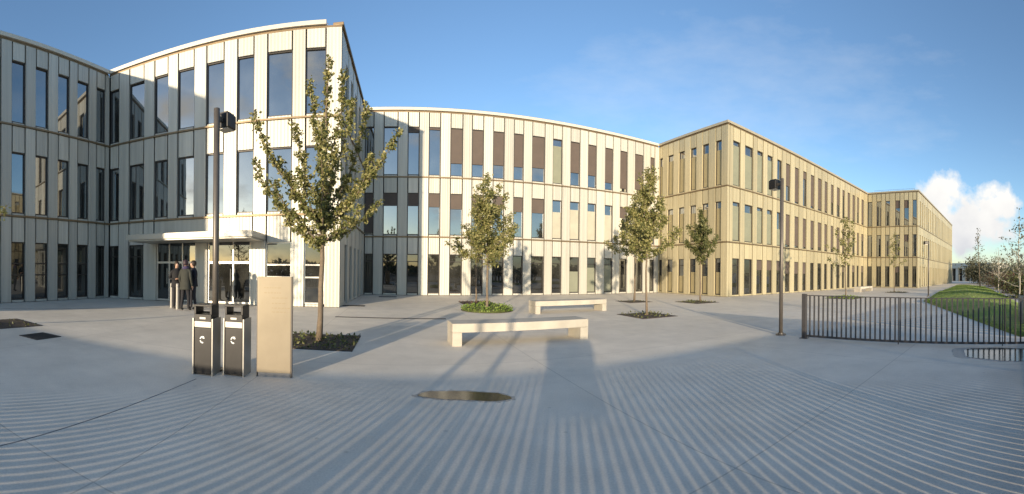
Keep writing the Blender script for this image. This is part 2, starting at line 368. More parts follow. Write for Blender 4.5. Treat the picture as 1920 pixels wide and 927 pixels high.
ORG = Vector((BC.x, BC.y, 0))
bld = thing('campus_building', 'long three storey building with champagne and gold panels and rows of tall narrow windows', 'building', ORG)
ENT = ('B', 2, 5)                                               # B openings 2..5 on the ground floor belong to the entrance
WINS = []                                                       # (size seen, wall, s0, s1, z0, z1, storey, index)
JN, DP = .065, .20
for wn, (a, b) in WALLS.items():
    u = (b - a).normalized(); Lw = (b - a).length; rz = math.atan2(u.y, u.x)
    lv = LV_L if wn in 'ZABC' else LV_R
    pm = 'champagne_panel' if wn in 'ZABCD' else 'gold_panel'
    start = (DP + .03) if wn in CONVEX_START else 0.0
    fac = MB()
    ops = OP[wn]
    for st in range(3):
        z0, z1 = lv['z'][st], lv['z'][st + 1] - .10
        w0, w1 = lv['w'][st]
        edges = [start] + [q for o_ in ops for q in o_] + [Lw]
        for k in range(0, len(edges), 2):
            e0, e1 = edges[k], edges[k + 1]
            if wn == 'B' and st == 0 and k // 2 in (3, 4, 5): continue       # entrance bay
            if e1 - e0 < .03: continue
            parts = max(1, round((e1 - e0) / .95)); wd = (e1 - e0) / parts
            for q in range(parts):
                fac.box(e0 + q * wd + (JN / 2 if q else 0), e0 + (q + 1) * wd - (JN / 2 if q < parts - 1 else 0), 0, DP, z0, z1)
        for k, (o0, o1) in enumerate(ops):
            if wn == 'B' and st == 0 and 2 <= k <= 5:
                if k == 2: fac.box(o0 + JN, ops[5][1] - JN, .02, DP, 3.0, z1)
                continue
            fac.box(o0 + JN, o1 - JN, .018, DP, w1, z1)                       # spandrel above the window
            fac.box(o0 + JN, o1 - JN, .03, DP, z0, w0 - .012)                 # sill piece
            mid = a + u * (o0 + o1) / 2; rng_ = mid.length; nn = Vector((u.y, -u.x))
            vis = max(.03, -nn.dot(mid.normalized()))
            if ray(0, 0).x is not None:
                az = math.atan2(mid.x, mid.y); infr = abs(az) < 1.34 and -nn.dot(mid.normalized()) > 0
                WINS.append((vis * (o1 - o0) * (w1 - w0) / rng_ ** 2 * (1 if infr else 1e-4), wn, o0, o1, w0, w1, st, k))
    P = Vector((a.x, a.y, 0)) - ORG
    fo = fac.build('facade', pm, bld, P, rz)
    if wn in 'EFGH': fo['label'] = 'gold coloured metal facade panels'
    for z in (lv['z'][1], lv['z'][2]):
        led = MB(); led.box(start - (.03 if wn in CONVEX_START else 0), Lw + (.03 if wn in 'BEGZ' else -.03), -.045, DP, z - .085, z - .015)
        led.build('floor_ledge', 'bronze_ledge', bld, P, rz)
    led = MB(); led.box(start - .03, Lw + (.02 if wn in 'BEGZ' else -.02), .03, DP, ZR - .09, ZR)
    led.build('cornice', 'bronze_ledge', bld, P, rz)
    cp = MB(); hh = ZT if wn in 'ZABD' else ZR + (.12 if wn == 'C' else .17)
    ce = -.6 if wn == 'B' else (.075 if wn in 'EGZ' else -.07)
    cp.box(start - (.21 if wn in CONVEX_START else 0), Lw + ce, -.075, .35, ZR + .006, hh)
    cp.build('roof_coping', 'bronze_ledge' if wn == 'C' else 'pale_coping' if wn in 'ZABD' else 'gold_coping', bld, P, rz, bevel=.015)
    rl = MB()
    rl.tube([(.6, .7, hh + .32), (Lw - .6, .7, hh + .32)], [.014, .014], 6)
    q = .6
    while q < Lw - .5: rl.tube([(q, .7, ZR), (q, .7, hh + .305)], [.012, .012], 6); q += 1.8
    rl.build('roof_railing', 'grey_metal', bld, P, rz)
# inner core and roof
chain = [WALLS['Z'][0]] + [WALLS[k][1] for k in 'ZABCDEFGH']
def inset(ch, d):
    res = []
    for i, p in enumerate(ch):
        us = []
        if i > 0: us.append((ch[i] - ch[i - 1]).normalized())
        if i < len(ch) - 1: us.append((ch[i + 1] - ch[i]).normalized())
        ins = [Vector((-q.y, q.x)) for q in us]
        if len(ins) == 1: res.append(p + ins[0] * d)
        else:
            bis = ins[0] + ins[1]; bis.normalize(); res.append(p + bis * d / max(.3, bis.dot(ins[0])))
    return res
inn = inset(chain, DP + .012)
nH = Vector((-uH.y, uH.x)); nB = Vector((-uB.y, uB.x))
ring = inn + [inn[-1] + nH * 15, WALLS['D'][1] + nH * 16, AB + nB * 20 + uB * 2, inn[0] + nB * 38 - uB * 6]
mb = MB(); mb.prism([(p.x - ORG.x, p.y - ORG.y) for p in ring], .01, ZR - .02, 0, 1)
mb.build('inner_wall', ['dark_core', 'roof_membrane'], bld)

# windows: the hundred or so that show largest are parts of their own, the rest is one part
WINS.sort(key=lambda t: -t[0])
D_TOP = [0, 0, .10, .03, .74, .74, .72, .72, .70, .03, .71, .72, .84, .93, .9, .9]
D_MID = [.98, .30, .30, .32, .36, .4, .3, .36, .36, .15, .14, .16, .2, .3, .3, .3]
def window_parts(wn, o0, o1, w0, w1, st, k):
    """frame, pane and blind boxes in the wall's own axes (x along, y inwards, z up)"""
    r = random.Random(hash((ord(wn), st, k)) & 0xffff)
    fr, pn, bl = MB(), MB(), MB()
    t = .05; x0, x1 = o0 + .006, o1 - .006; y0, y1 = .095, .175
    fr.box(x0, x0 + t, y0, y1, w0, w1); fr.box(x1 - t, x1, y0, y1, w0, w1)
    fr.box(x0 + t, x1 - t, y0, y1, w1 - t, w1); fr.box(x0 + t, x1 - t, y0, y1, w0, w0 + t)
    if st == 0 and wn in 'AB' and (k in (6, 7) or r.random() < .3):
        for z in (1.18, 1.68): fr.box(x0 + t, x1 - t, y0 + .01, y1 - .01, z - .03, z + .03)
    elif st == 0 and r.random() < .5: fr.box(x0 + t, x1 - t, y0 + .01, y1 - .01, 2.02, 2.07)
    tx, tz = r.uniform(-.006, .006), r.uniform(-.006, .006)             # panes never sit perfectly true
    ya = [.150 + tx * sx_ + tz * sz_ for sx_, sz_ in ((-1, -1), (1, -1), (1, 1), (-1, 1))]
    pn.v += [(x0 + t, ya[0], w0 + t), (x1 - t, ya[1], w0 + t), (x1 - t, ya[2], w1 - t), (x0 + t, ya[3], w1 - t)]
    pn.v += [(x0 + t, ya[0] + .02, w0 + t), (x1 - t, ya[1] + .02, w0 + t), (x1 - t, ya[2] + .02, w1 - t), (x0 + t, ya[3] + .02, w1 - t)]
    for q in ((0, 1, 2, 3), (7, 6, 5, 4), (0, 4, 5, 1), (1, 5, 6, 2), (2, 6, 7, 3), (3, 7, 4, 0)): pn.f.append(q); pn.m.append(0)
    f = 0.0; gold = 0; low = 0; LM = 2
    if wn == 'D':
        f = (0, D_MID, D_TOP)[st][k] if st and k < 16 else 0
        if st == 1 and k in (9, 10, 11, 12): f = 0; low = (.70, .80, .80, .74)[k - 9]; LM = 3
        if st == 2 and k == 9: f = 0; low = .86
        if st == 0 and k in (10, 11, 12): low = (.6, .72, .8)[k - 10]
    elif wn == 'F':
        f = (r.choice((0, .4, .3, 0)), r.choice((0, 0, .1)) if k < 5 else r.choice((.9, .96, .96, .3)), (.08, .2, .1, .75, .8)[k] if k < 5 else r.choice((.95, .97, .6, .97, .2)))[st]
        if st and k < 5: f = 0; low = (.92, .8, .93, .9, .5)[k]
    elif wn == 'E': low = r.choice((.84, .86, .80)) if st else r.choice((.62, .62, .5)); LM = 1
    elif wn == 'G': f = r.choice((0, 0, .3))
    elif wn == 'H': f = r.choice((.96, .96, .6, .97)); gold = 1  # golden panel over the pane, painting its reflection
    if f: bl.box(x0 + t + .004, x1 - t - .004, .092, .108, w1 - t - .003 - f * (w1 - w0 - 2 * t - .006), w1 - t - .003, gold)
    if low: bl.box(x0 + t + .004, x1 - t - .004, .122, .132, w0 + t + .003, w0 + t + low * (w1 - w0 - 2 * t), LM)  # panel from the pane's foot up; gold and pale ones paint a reflection
    return fr, pn, bl
far_f, NW = MB(), 98
for i, (size, wn, o0, o1, w0, w1, st, k) in enumerate(WINS):
    a, b = WALLS[wn]; u = (b - a).normalized(); rz = math.atan2(u.y, u.x)
    fr, pn, bl = window_parts(wn, o0, o1, w0, w1, st, k)
    gl = 'clear_glass' if st == 0 else 'window_glass'
    fm = 'alu_frame' if (st == 0 and wn == 'B' and k >= 6) else 'dark_frame'
    if i < NW:
        wo = fr.build('window', fm, bld, Vector((a.x, a.y, 0)) - ORG, rz)
        pn.build('pane', gl, wo)
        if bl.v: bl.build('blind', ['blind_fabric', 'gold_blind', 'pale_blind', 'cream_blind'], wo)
    else:
        M_ = Matrix.Translation(Vector((a.x, a.y, 0)) - ORG) @ Matrix.Rotation(rz, 4, 'Z')
        for q, base in ((fr, 0), (pn, 1 if st else 2), (bl, 3)):
            off = len(far_f.v); far_f.v += [tuple(M_ @ Vector(v)) for v in q.v]
            far_f.f += [tuple(off + j for j in f) for f in q.f]; far_f.m += [base + j for j in q.m]
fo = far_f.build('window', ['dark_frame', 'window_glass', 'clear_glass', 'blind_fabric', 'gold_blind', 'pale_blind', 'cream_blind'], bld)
tag(fo, 'many small distant windows in the gold wings', None, None, 'stuff')

# entrance under the canopy, in wall B
a, b = WALLS['B']; rzB = math.atan2(uB.y, uB.x); P = Vector((a.x, a.y, 0)) - ORG
e0, e1 = OP['B'][2][0], OP['B'][5][1]
sB = lambda px: s_at('B', px, 520)
cano = MB(); c0, c1 = 2.45, 7.92
cano.box(c0, c1, -1.85, -.004, 2.68, 2.91); cano.box(c0 + .05, c1 - .05, -1.80, -.01, 2.62, 2.675)
cano.build('entrance_canopy', 'canopy_metal', bld, P, rzB, bevel=.012)
for x0, x1 in ((e0, sB(292)), (sB(367), sB(388)), (sB(470), e1)):
    pier = MB(); pier.box(x0, x1, .001, DP, .02, 2.95); pier.build('entrance_pier', 'champagne_panel', bld, P, rzB)
def door(x0, x1, mull, handles, label):
    d = MB(); t = .06; z0, z1 = .03, 2.95; y0, y1 = .06, .16
    d.box(x0, x0 + t, y0, y1, z0, z1); d.box(x1 - t, x1, y0, y1, z0, z1); d.box(x0 + t, x1 - t, y0, y1, z1 - t, z1); d.box(x0 + t, x1 - t, y0, y1, z0, z0 + .08)
    zt = 1.72; d.box(x0 + t, x1 - t, y0 + .005, y1 - .005, zt, zt + .09)
    for x in mull: d.box(x - .03, x + .03, y0 + .004, y1 - .004, z0 + .08, zt); d.box(x - .025, x + .025, y0 + .004, y1 - .004, zt + .09, z1 - t)
    o = d.build('entrance_door', 'alu_frame', bld, P, rzB); o['label'] = label
    g = MB(); g.box(x0 + t, x1 - t, .105, .125, z0 + .08, z1 - t); g.build('pane', 'clear_glass', o)
    for x in handles:
        h = MB(); h.tube([(x, y0 - .05, .8), (x, y0 - .05, 1.5)], [.018, .018], 8); h.box(x - .01, x + .01, y0 - .05, y0, .85, .87); h.box(x - .01, x + .01, y0 - .05, y0, 1.42, 1.44)
        h.build('handle', 'light_metal', o)
x0, x1 = sB(292), sB(367)
door(x0 + .01, x1 - .01, [x0 + (x1 - x0) * q for q in (.33, .66)], [x0 + (x1 - x0) * q for q in (.29, .70)], 'wide glazed entrance doors left of the pier')
x0, x1 = sB(388), sB(470)
door(x0 + .01, x1 - .01, [sB(402), sB(436)], [sB(432), sB(440)], 'glazed entrance doors right of the pier')

# ------------------------------------------------------------------ drains and pavement marks
def strip(p, q, wd, name, m_, z=.004, h=.006):
    d = (q - p); Ln = d.length; mb = MB(); mb.box(0, Ln, -wd / 2, wd / 2, -.01, z + h)
    return mb.build(name, m_, None, (p.x, p.y, 0), math.atan2(d.y, d.x))
tag(strip(at(629, 594.5), at(836, 598.5), .16, 'drain_channel', 'cast_iron'), 'long dark slot drain crossing the paving beside the big tree', 'drain')
tag(strip(at(-40, 846), at(368, 711), .011, 'pavement_joint', 'joint_filler', .001, .002), 'thin dark expansion joint in the paving', None, None, 'structure')
tag(strip(at(-40, 578.5), at(300, 577), .03, 'pavement_joint', 'cast_iron', .001, .002), 'thin dark expansion joint in the paving', None, None, 'structure')
p = at(75, 631); mb = MB(); mb.box(-.33, .33, -.33, .33, -.01, .012)
for k in range(6): mb.box(-.27 + k * .1, -.23 + k * .1, -.26, .26, .0121, .018)
tag(mb.build('manhole_cover', 'cast_iron', None, p, R(17)), 'dark square iron manhole cover set in the paving at far left', 'manhole cover')
for px, py, wd, lb in ((659, 574, .55, 'dark floor grate in the shade by the building corner'), (727, 557, .5, 'small dark floor grate in shade below the second window')):
    p = at(px, py); mb = MB(); mb.box(-wd, wd, -.22, .22, -.01, .014)
    for k in range(9): mb.box(-wd + .05 + k * (2 * wd - .1) / 9, -wd + .08 + k * (2 * wd - .1) / 9, -.2, .2, .0141, .02)
    tag(mb.build('floor_grate', 'cast_iron', None, p, R(17)), lb, 'grate', 'floor grates by the building')

def puddle(c, rx, ry, rz, seed, label):
    r = random.Random(seed); pts = []
    ph = [r.uniform(0, 6.28) for _ in range(4)]
    for k in range(56):
        an = 2 * math.pi * k / 56; q = 1 + .10 * math.sin(2 * an + ph[0]) + .07 * math.sin(3 * an + ph[1]) + .04 * math.sin(7 * an + ph[2])
        ca, sa = math.cos(an), math.sin(an)
        pts.append((rx * q * math.copysign(abs(ca) ** .75, ca), ry * q * math.copysign(abs(sa) ** .75, sa)))
    wet = MB(); wet.prism([(x * 1.10 + .02 * math.sin(5 * k), y * 1.22 + .02 * math.cos(4 * k)) for k, (x, y) in enumerate(pts)], -.012, .002)
    tag(wet.build('damp_patch', 'damp_paving', None, c, rz), 'darker damp paving round a puddle', None, None, 'structure')
    mb = MB(); mb.prism(pts, -.01, .005)
    tag(mb.build('puddle', 'puddle_water', None, c, rz), label, 'puddle', None, 'structure')
puddle(at(872, 743.5), .49, .175, R(2), 3, 'small flat puddle in the striped shade on the paving')
puddle(at(1915, 664), .62, 1.05, R(10), 5, 'puddle on the paving in front of the railing')

# ------------------------------------------------------------------ trees
def add_leaf(mb, c, size, r, mi=0, droop=.2):
    n = Vector((r.gauss(0, 1), r.gauss(0, 1), r.gauss(0, 1) + .3)).normalized()
    t = Vector((r.gauss(0, 1), r.gauss(0, 1), r.gauss(0, 1) - droop)); t = (t - n * t.dot(n)).normalized(); b = n.cross(t)
    s = size * r.uniform(.65, 1.25); q = s * .34
    i = len(mb.v); fold = n * (s * .12)
    mb.v += [tuple(c), tuple(c + t * s * .45 + b * q + fold), tuple(c + t * s), tuple(c + t * s * .45 - b * q + fold)]
    mb.f.append((i, i + 1, i + 2)); mb.f.append((i, i + 2, i + 3)); mb.m += [mi, mi]
def curve_pts(p0, p1, bend, n, r, wob=.03):
    pts = []
    for k in range(n + 1):
        t = k / n; p = p0.lerp(p1, t) + bend * (4 * t * (1 - t)) * 1.0
        if 0 < k < n: p += Vector((r.uniform(-wob, wob), r.uniform(-wob, wob), r.uniform(-wob, wob)))
        pts.append(p)
    return pts
def tree(name, base, height, fork, limbs, label, cat, group, leaf, lsize, per_m, seed, trunk_r=.055, spread=.16, bark='bark', twigs=6, bare=.15, lean=0.0):
    """limbs: list of (bearing deg, start height, reach, top height)"""
    r = random.Random(seed); root = thing(name, label, cat, base, 0, group)
    wood, fol = MB(), MB()
    top = Vector((lean, 0, height))
    stem = curve_pts(Vector((0, 0, -.05)), top, Vector((r.uniform(-.05, .05), r.uniform(-.05, .05), 0)), 10, r, .02)
    wood.tube(stem, [trunk_r * (1.25 if k == 0 else 1) * (1 - .82 * (k / 10) ** 1.1) for k in range(11)], 9)
    lines = [(stem, max(0, (fork - .1) / height))]
    for (bear, z0, reach, z1) in limbs:
        t = z0 / height; k = min(9, int(t * 10)); p0 = stem[k].lerp(stem[k + 1], t * 10 - k)
        a_ = R(bear); p1 = Vector((p0.x + reach * math.sin(a_), p0.y + reach * math.cos(a_), z1))
        bend = Vector((math.sin(a_), math.cos(a_), 0)) * reach * r.uniform(.02, .14) + Vector((0, 0, -.08 * reach))
        pts = curve_pts(p0, p1, bend, 7, r, .025)
        rr = trunk_r * .42 * (1 - t * .5); wood.tube(pts, [max(.004, rr * (1 - .88 * q / 7)) for q in range(8)], 6)
        lines.append((pts, bare))
    for pts, b0 in lines:
        n = len(pts) - 1; ln = sum((pts[k + 1] - pts[k]).length for k in range(n)); ext = ln * (1 - b0)
        ntw = max(3, int(ext * twigs))
        for j in range(ntw):
            t = b0 + (1 - b0) * (j + r.random()) / ntw; k = min(n - 1, int(t * n)); p = pts[k].lerp(pts[k + 1], t * n - k)
            d = Vector((r.gauss(0, 1), r.gauss(0, 1), r.gauss(.5, .7))).normalized() * spread * r.uniform(.5, 1.7) * (1.15 - .6 * t)
            q = p + d; wood.tube([p, p.lerp(q, .5) + Vector((0, 0, .02)), q], [.006, .004, .002], 4, cap=False)
            nl = max(1, int(per_m / twigs * r.uniform(.5, 1.5)))
            for _ in range(nl):
                c = p.lerp(q, r.uniform(.2, 1.15)) + Vector((r.gauss(0, 1), r.gauss(0, 1), r.gauss(0, 1))) * spread * .28
                add_leaf(fol, c, lsize, r)
    wood.build('trunk', bark, root, smooth=True); fol.build('crown', leaf, root)
    return root
def ring_limbs(n, z0a, z0b, reach, z1a, z1b, seed, shape=1.0):
    r = random.Random(seed); out_ = []
    for k in range(n):
        t = k / max(1, n - 1); z0 = z0a + (z0b - z0a) * t + r.uniform(-.08, .08)
        out_.append((k * 137.5 + r.uniform(-20, 20), z0, reach * (1 - .75 * t ** 1.3) * r.uniform(.5, 1.3), z1a + (z1b - z1a) * t + r.uniform(-.32, .3)))
    return out_
TG = 'young street trees on the plaza'
# the big one beside the totem: limbs read off the photograph (bearing about the trunk, seen from the south)
pT = at(598, 641); rT = pT.length; sc_ = rT / F
def zpx(py): return EYE + (505.5 - py) * sc_
def limb(px, py, z0, depth):                       # tip seen at px, py; depth = metres away from the viewer
    dx = (px - 603) * sc_; az = (598 - 960) / F
    v = Vector((math.cos(az), -math.sin(az))) * dx + Vector((math.sin(az), math.cos(az))) * depth
    return (math.degrees(math.atan2(v.x, v.y)), z0, v.length, zpx(py))
big = [limb(478, 222, 2.45, -.3), limb(470, 292, 2.2, .2), limb(505, 345, 2.05, -.4), limb(545, 218, 2.7, .35), limb(690, 178, 2.5, .3), limb(744, 246, 2.35, -.2),
       limb(715, 372, 2.1, .3), limb(655, 200, 2.9, -.35), limb(575, 150, 3.1, .2), limb(640, 130, 3.4, .15), limb(600, 260, 2.3, -.8), limb(620, 300, 2.2, .8),
       limb(530, 400, 2.0, .3), limb(668, 392, 2.1, -.35), limb(560, 330, 2.2, -.55), limb(650, 320, 2.3, .5), limb(520, 300, 2.4, -.1), limb(700, 290, 2.4, .1)]
tree('plaza_tree', pT, zpx(112), 1.95, big, 'largest tree, with long upswept limbs, in the rectangular bed beside the champagne info totem', 'tree', TG, 'leaf_olive',  .078, 340, 11, .062, .115, twigs=13, bare=.05, lean=.18)
pT2 = at(913, 586)
tree('plaza_tree', pT2, 4.95, 1.75, ring_limbs(22, 1.75, 3.6, 1.35, 2.6, 4.6, 2), 'dense round crowned tree standing on the small green mound behind the bench', 'tree', TG, 'leaf_olive', .085, 360, 12, .05, .22, twigs=9)
tree('plaza_tree', at(893, 567.5), 4.4, 2.0, ring_limbs(12, 2.0, 3.4, 1.15, 2.6, 4.0, 3), 'thin tree just behind and left of the tree on the green mound', 'tree', TG, 'leaf_olive', .09, 260, 13, .04, .2, twigs=7)
tree('plaza_tree', at(1213, 592), 5.2, 2.2, ring_limbs(20, 2.0, 4.0, 1.0, 2.8, 4.8, 4), 'slender oval crowned tree right of the benches, nearest of those by the gold corner', 'tree', TG, 'leaf_olive', .09, 400, 14, .042, .2, twigs=8)
tree('plaza_tree', at(1189, 565.5), 5.6, 2.4, ring_limbs(18, 2.3, 4.2, 1.35, 3.0, 5.0, 5), 'tree standing close to the facade, half hidden by the slender tree right of the benches', 'tree', TG, 'leaf_olive', .10, 340, 15, .05, .24, twigs=7)
tree('plaza_tree', at(1313, 566), 4.9, 2.1, ring_limbs(18, 2.1, 3.8, 1.0, 2.9, 4.5, 6), 'small leafy tree in front of the gold return wall', 'tree', TG, 'leaf_deep', .10, 340, 16, .045, .2, twigs=7)
tree('plaza_tree', at_r(1586, 24.5), 5.2, 2.2, ring_limbs(16, 2.0, 4.2, 1.25, 2.9, 4.9, 7), 'sparse yellowish tree on a grassy patch behind the left end of the railing', 'tree', TG, 'leaf_olive', .13, 60, 17, .04, .22, twigs=4)
tree('plaza_tree', at_r(1677, 33), 5.0, 2.2, ring_limbs(12, 2.2, 4.2, .9, 2.9, 4.8, 8), 'nearly bare thin tree in front of the far gold return wall', 'tree', TG, 'leaf_olive', .13, 40, 18, .04, .22, twigs=4)
tree('plaza_tree', at(-62, 608), 5.6, 2.0, ring_limbs(16, 2.0, 4.2, 1.35, 2.8, 5.2, 9), 'tree at the far left edge, only twigs of it in view', 'tree', TG, 'leaf_olive', .095, 70, 19, .055, .2, twigs=6)
PG = 'young trees by the lawn'
tree('lawn_tree', at(1912, 613) + Vector((0, 0, .1)), 3.35, 1.2, ring_limbs(18, 1.1, 2.7, .95, 1.8, 3.1, 10), 'sparse pale stemmed young tree with a wooden stake at the right edge of the lawn', 'tree', PG, 'leaf_grey', .07, 40, 20, .026, .12, bark='pale_bark', twigs=7, lean=-.12)
tree('lawn_tree', at_r(1838, 44, .2), 6.6, 2.4, ring_limbs(10, 2.2, 5.2, 1.1, 3.2, 6.2, 11), 'wind bent thin tree on the lawn in front of the low pavilion', 'tree', PG, 'leaf_grey', .17, 18, 21, .06, .28, twigs=4, lean=-.9)
tree('lawn_tree', at_r(1872, 36, .1), 3.9, 1.2, ring_limbs(18, 1.0, 2.8, 1.9, 2.2, 3.6, 12), 'almost bare spreading tree at the back of the lawn', 'tree', PG, 'leaf_grey', .10, 14, 22, .05, .25, bark='pale_bark', twigs=5)
st_ = at(1915, 617) + Vector((0.03, 0, .08)); mb = MB(); mb.tube([(0, 0, -.1), (0.01, 0, .85)], [.055, .05], 10)
tag(mb.build('tree_stake', 'pale_bark', None, st_), 'pale wooden stake beside the young tree at the right edge', 'stake')

# planting beds
def bed(c, sx_, sy_, rz, label, cover, seed, hgt=.10, dens=260, round_=False):
    mb = MB(); r = random.Random(seed)
    if round_: pts = [(sx_ / 2 * math.cos(2 * math.pi * k / 28), sy_ / 2 * math.sin(2 * math.pi * k / 28)) for k in range(28)]
    else: pts = [(-sx_ / 2, -sy_ / 2), (sx_ / 2, -sy_ / 2), (sx_ / 2, sy_ / 2), (-sx_ / 2, sy_ / 2)]
    o = thing('planting_bed', label, 'planting bed', c, rz, 'planting beds round the trees')
    mb.prism(pts, -.02, .012); mb.build('soil', 'soil', o)
    fol = MB()
    for _ in range(dens):
        while True:
            x, y = r.uniform(-sx_ / 2, sx_ / 2), r.uniform(-sy_ / 2, sy_ / 2)
            if not round_ or (x / sx_) ** 2 + (y / sy_) ** 2 < .245: break
        e = 1 - (abs(x) / sx_ + abs(y) / sy_) * .9
        add_leaf(fol, Vector((x, y, r.uniform(.01, max(.03, hgt * e)))), .075, r, droop=-.8)
    if dens: f = fol.build('ground_cover', cover, o); f['kind'] = 'stuff'
    return o
uC = R(17)
bed(at(600, 641), 1.55, 1.7, uC, 'dark rectangular bed with low plants under the largest tree', 'leaf_deep', 31, .10, 300)
c = at(913, 582); o = bed(c, 2.0, 2.3, uC, 'round green grassy mound under the dense round crowned tree', 'grass_blade', 32, .34, 1500, True)
mb = MB(); mb.rings([(0, 0, .0, 1.0, 1.15), (0, 0, .10, .8, .9), (0, 0, .20, .45, .5), (0, 0, .24, .1, .1)], 24); mb.build('mound', 'moss', o, smooth=True)
bed(at(893, 568.5), 1.5, 1.5, uC, 'brownish bed of the thin tree behind the green mound', 'leaf_russet', 33, .08, 150)
bed(at(1213, 592), 1.5, 1.6, uC, 'bed with a few weeds under the slender tree right of the benches', 'leaf_deep', 34, .14, 130)
bed(at(1189, 566), 1.4, 1.4, uC, 'bare bed of the tree standing close to the facade', 'leaf_deep', 35, .05, 30)
bed(at(1307, 567), 1.6, 1.7, uC, 'dark bed of the small leafy tree by the gold return wall', 'leaf_deep', 36, .10, 160)
bed(at_r(1584, 24.5), 1.9, 1.9, uC, 'grassy bed seen through the left part of the railing', 'grass_blade', 37, .22, 700)
bed(at_r(1683, 33), 1.7, 1.7, uC, 'dark bed under the nearly bare thin tree', 'leaf_deep', 38, .10, 120)
bed(at(-5, 608.5), 1.5, 1.9, R(10), 'dark bed cut off by the left edge of the picture', 'leaf_deep', 39, .03, 40)

# ------------------------------------------------------------------ benches
def make_bench(loc, rz, label, Ln=3.05):
    o = thing('concrete_bench', label, 'bench', loc, rz, 'pale concrete benches on the plaza')
    s_ = MB(); s_.box(0, Ln, 0, .62, .27, .45); s_.build('seat', 'concrete', o, bevel=.012)
    for x in (0, Ln - .20):
        l_ = MB(); l_.box(x + .002, x + .198, .004, .616, -.01, .268); l_.build('leg', 'concrete', o, bevel=.01)
    return o
b1 = make_bench(at(848, 650.5), R(19), 'nearest concrete bench, with a wide shadow falling under its right end')
dup(b1, at(1004, 589.5), R(21), 'second concrete bench, behind and right of the nearest one')
b3 = dup(b1, at_r(1614, 33), R(17), 'small far concrete bench seen above the railing by the gold wing')

# ------------------------------------------------------------------ litter bins
def make_bin(loc, rz, label):
    o = thing('litter_bin', label, 'litter bin', loc, rz, 'pair of litter bins by the lamp post')
    w_, d_ = .315, .30
    b = MB(); b.box(-w_ / 2 + .028, w_ / 2 - .028, .012, d_, .02, .66); b.build('door', 'charcoal_metal', o, bevel=.006)
    fr = MB()
    for x in (-w_ / 2, w_ / 2 - .022): fr.box(x, x + .022, 0, d_ + .01, -.01, .80)
    fr.build('side_panel', 'light_metal', o, bevel=.004)
    t = MB(); t.box(-w_ / 2 + .028, w_ / 2 - .028, .018, d_ - .01, .662, .70)
    t.build('slot', 'charcoal_metal', o)
    lb = MB(); lb.box(-w_ / 2 + .03, w_ / 2 - .03, .006, .05, .675, .755); lb.build('label_plate', 'light_metal', o, bevel=.003)
    bx = MB(); bx.box(-w_ / 2 + .028, w_ / 2 - .028, .004, d_, .757, .855); bx.build('collar', 'charcoal_metal', o, bevel=.005)
    pt = MB(); pt.box(-.045, .045, 0, .0035, .79, .818); pt.build('tag', 'grey_metal', o)
    hd = MB(); x = w_ / 2 - .022
    for q in (-x, x - .03): hd.box(q, q + .03, .01, d_ - .02, .857, .965)
    hd.box(-x, x, .01, d_ - .02, .967, .99); hd.box(-x + .032, x - .032, d_ - .045, d_ - .02, .857, .872)
    hd.build('lid', 'charcoal_metal', o, bevel=.004)
    lg = MB()                                               # worn white mark on the door
    def arc(r0, r1, a0, a1, cx, cz):
        n = 8
        for k in range(n):
            p, q = R(a0 + (a1 - a0) * k / n), R(a0 + (a1 - a0) * (k + 1) / n)
            lg.quad((cx + r0 * math.cos(p), .0095, cz + r0 * math.sin(p)), (cx + r1 * math.cos(p), .0095, cz + r1 * math.sin(p)), (cx + r1 * math.cos(q), .0095, cz + r1 * math.sin(q)), (cx + r0 * math.cos(q), .0095, cz + r0 * math.sin(q)))
    arc(.030, .046, 60, 175, .0, .505); arc(.030, .046, 190, 275, .0, .495); arc(.0, .02, 20, 160, .012, .515); arc(.0, .015, 180, 330, .0, .47)
    lg.build('logo', 'white_print', o)
    return o
pb = at(379, 704.5)
bin1 = make_bin(pb, R(22), 'left one of the pair of black litter bins, against the lamp post')
pb2 = at(437, 706)
dup(bin1, pb2, R(20), 'right one of the pair of black litter bins, next to the champagne totem')

# ------------------------------------------------------------------ information totem
pt_ = at(513, 708)
o = thing('information_totem', 'tall flat champagne coloured information totem with faint lettering beside the bins', 'sign', pt_, R(27))
wT = 63 / F * pt_.length; hT = 1.395
mb = MB(); mb.box(-wT / 2, wT / 2, 0, .075, .06, hT); mb.build('panel', 'champagne_totem', o, bevel=.004)
mb = MB(); mb.box(wT / 2 + .001, wT / 2 + .022, -.004, .08, -.01, hT); mb.box(-wT / 2 - .014, -wT / 2 - .001, .01, .08, -.01, hT - .01); mb.build('edge_strip', 'lamp_paint', o, bevel=.003)
mb = MB(); mb.box(-wT / 2 + .01, wT / 2 - .01, .01, .068, -.01, .058); mb.build('foot', 'grey_metal', o)
r = random.Random(4)
for k, z in enumerate((1.235, 1.165, 1.095, 1.02, .955, .90)):
    mb = MB(); x = -wT / 2 + .09 + (.11 if k > 1 else .0); xe = x + r.uniform(.17, .24)
    while x < xe:
        q = r.uniform(.018, .05); mb.box(x, x + q, -.0015, 0, z, z + .012); x += q + .012
    mb.build('lettering', 'totem_text', o)

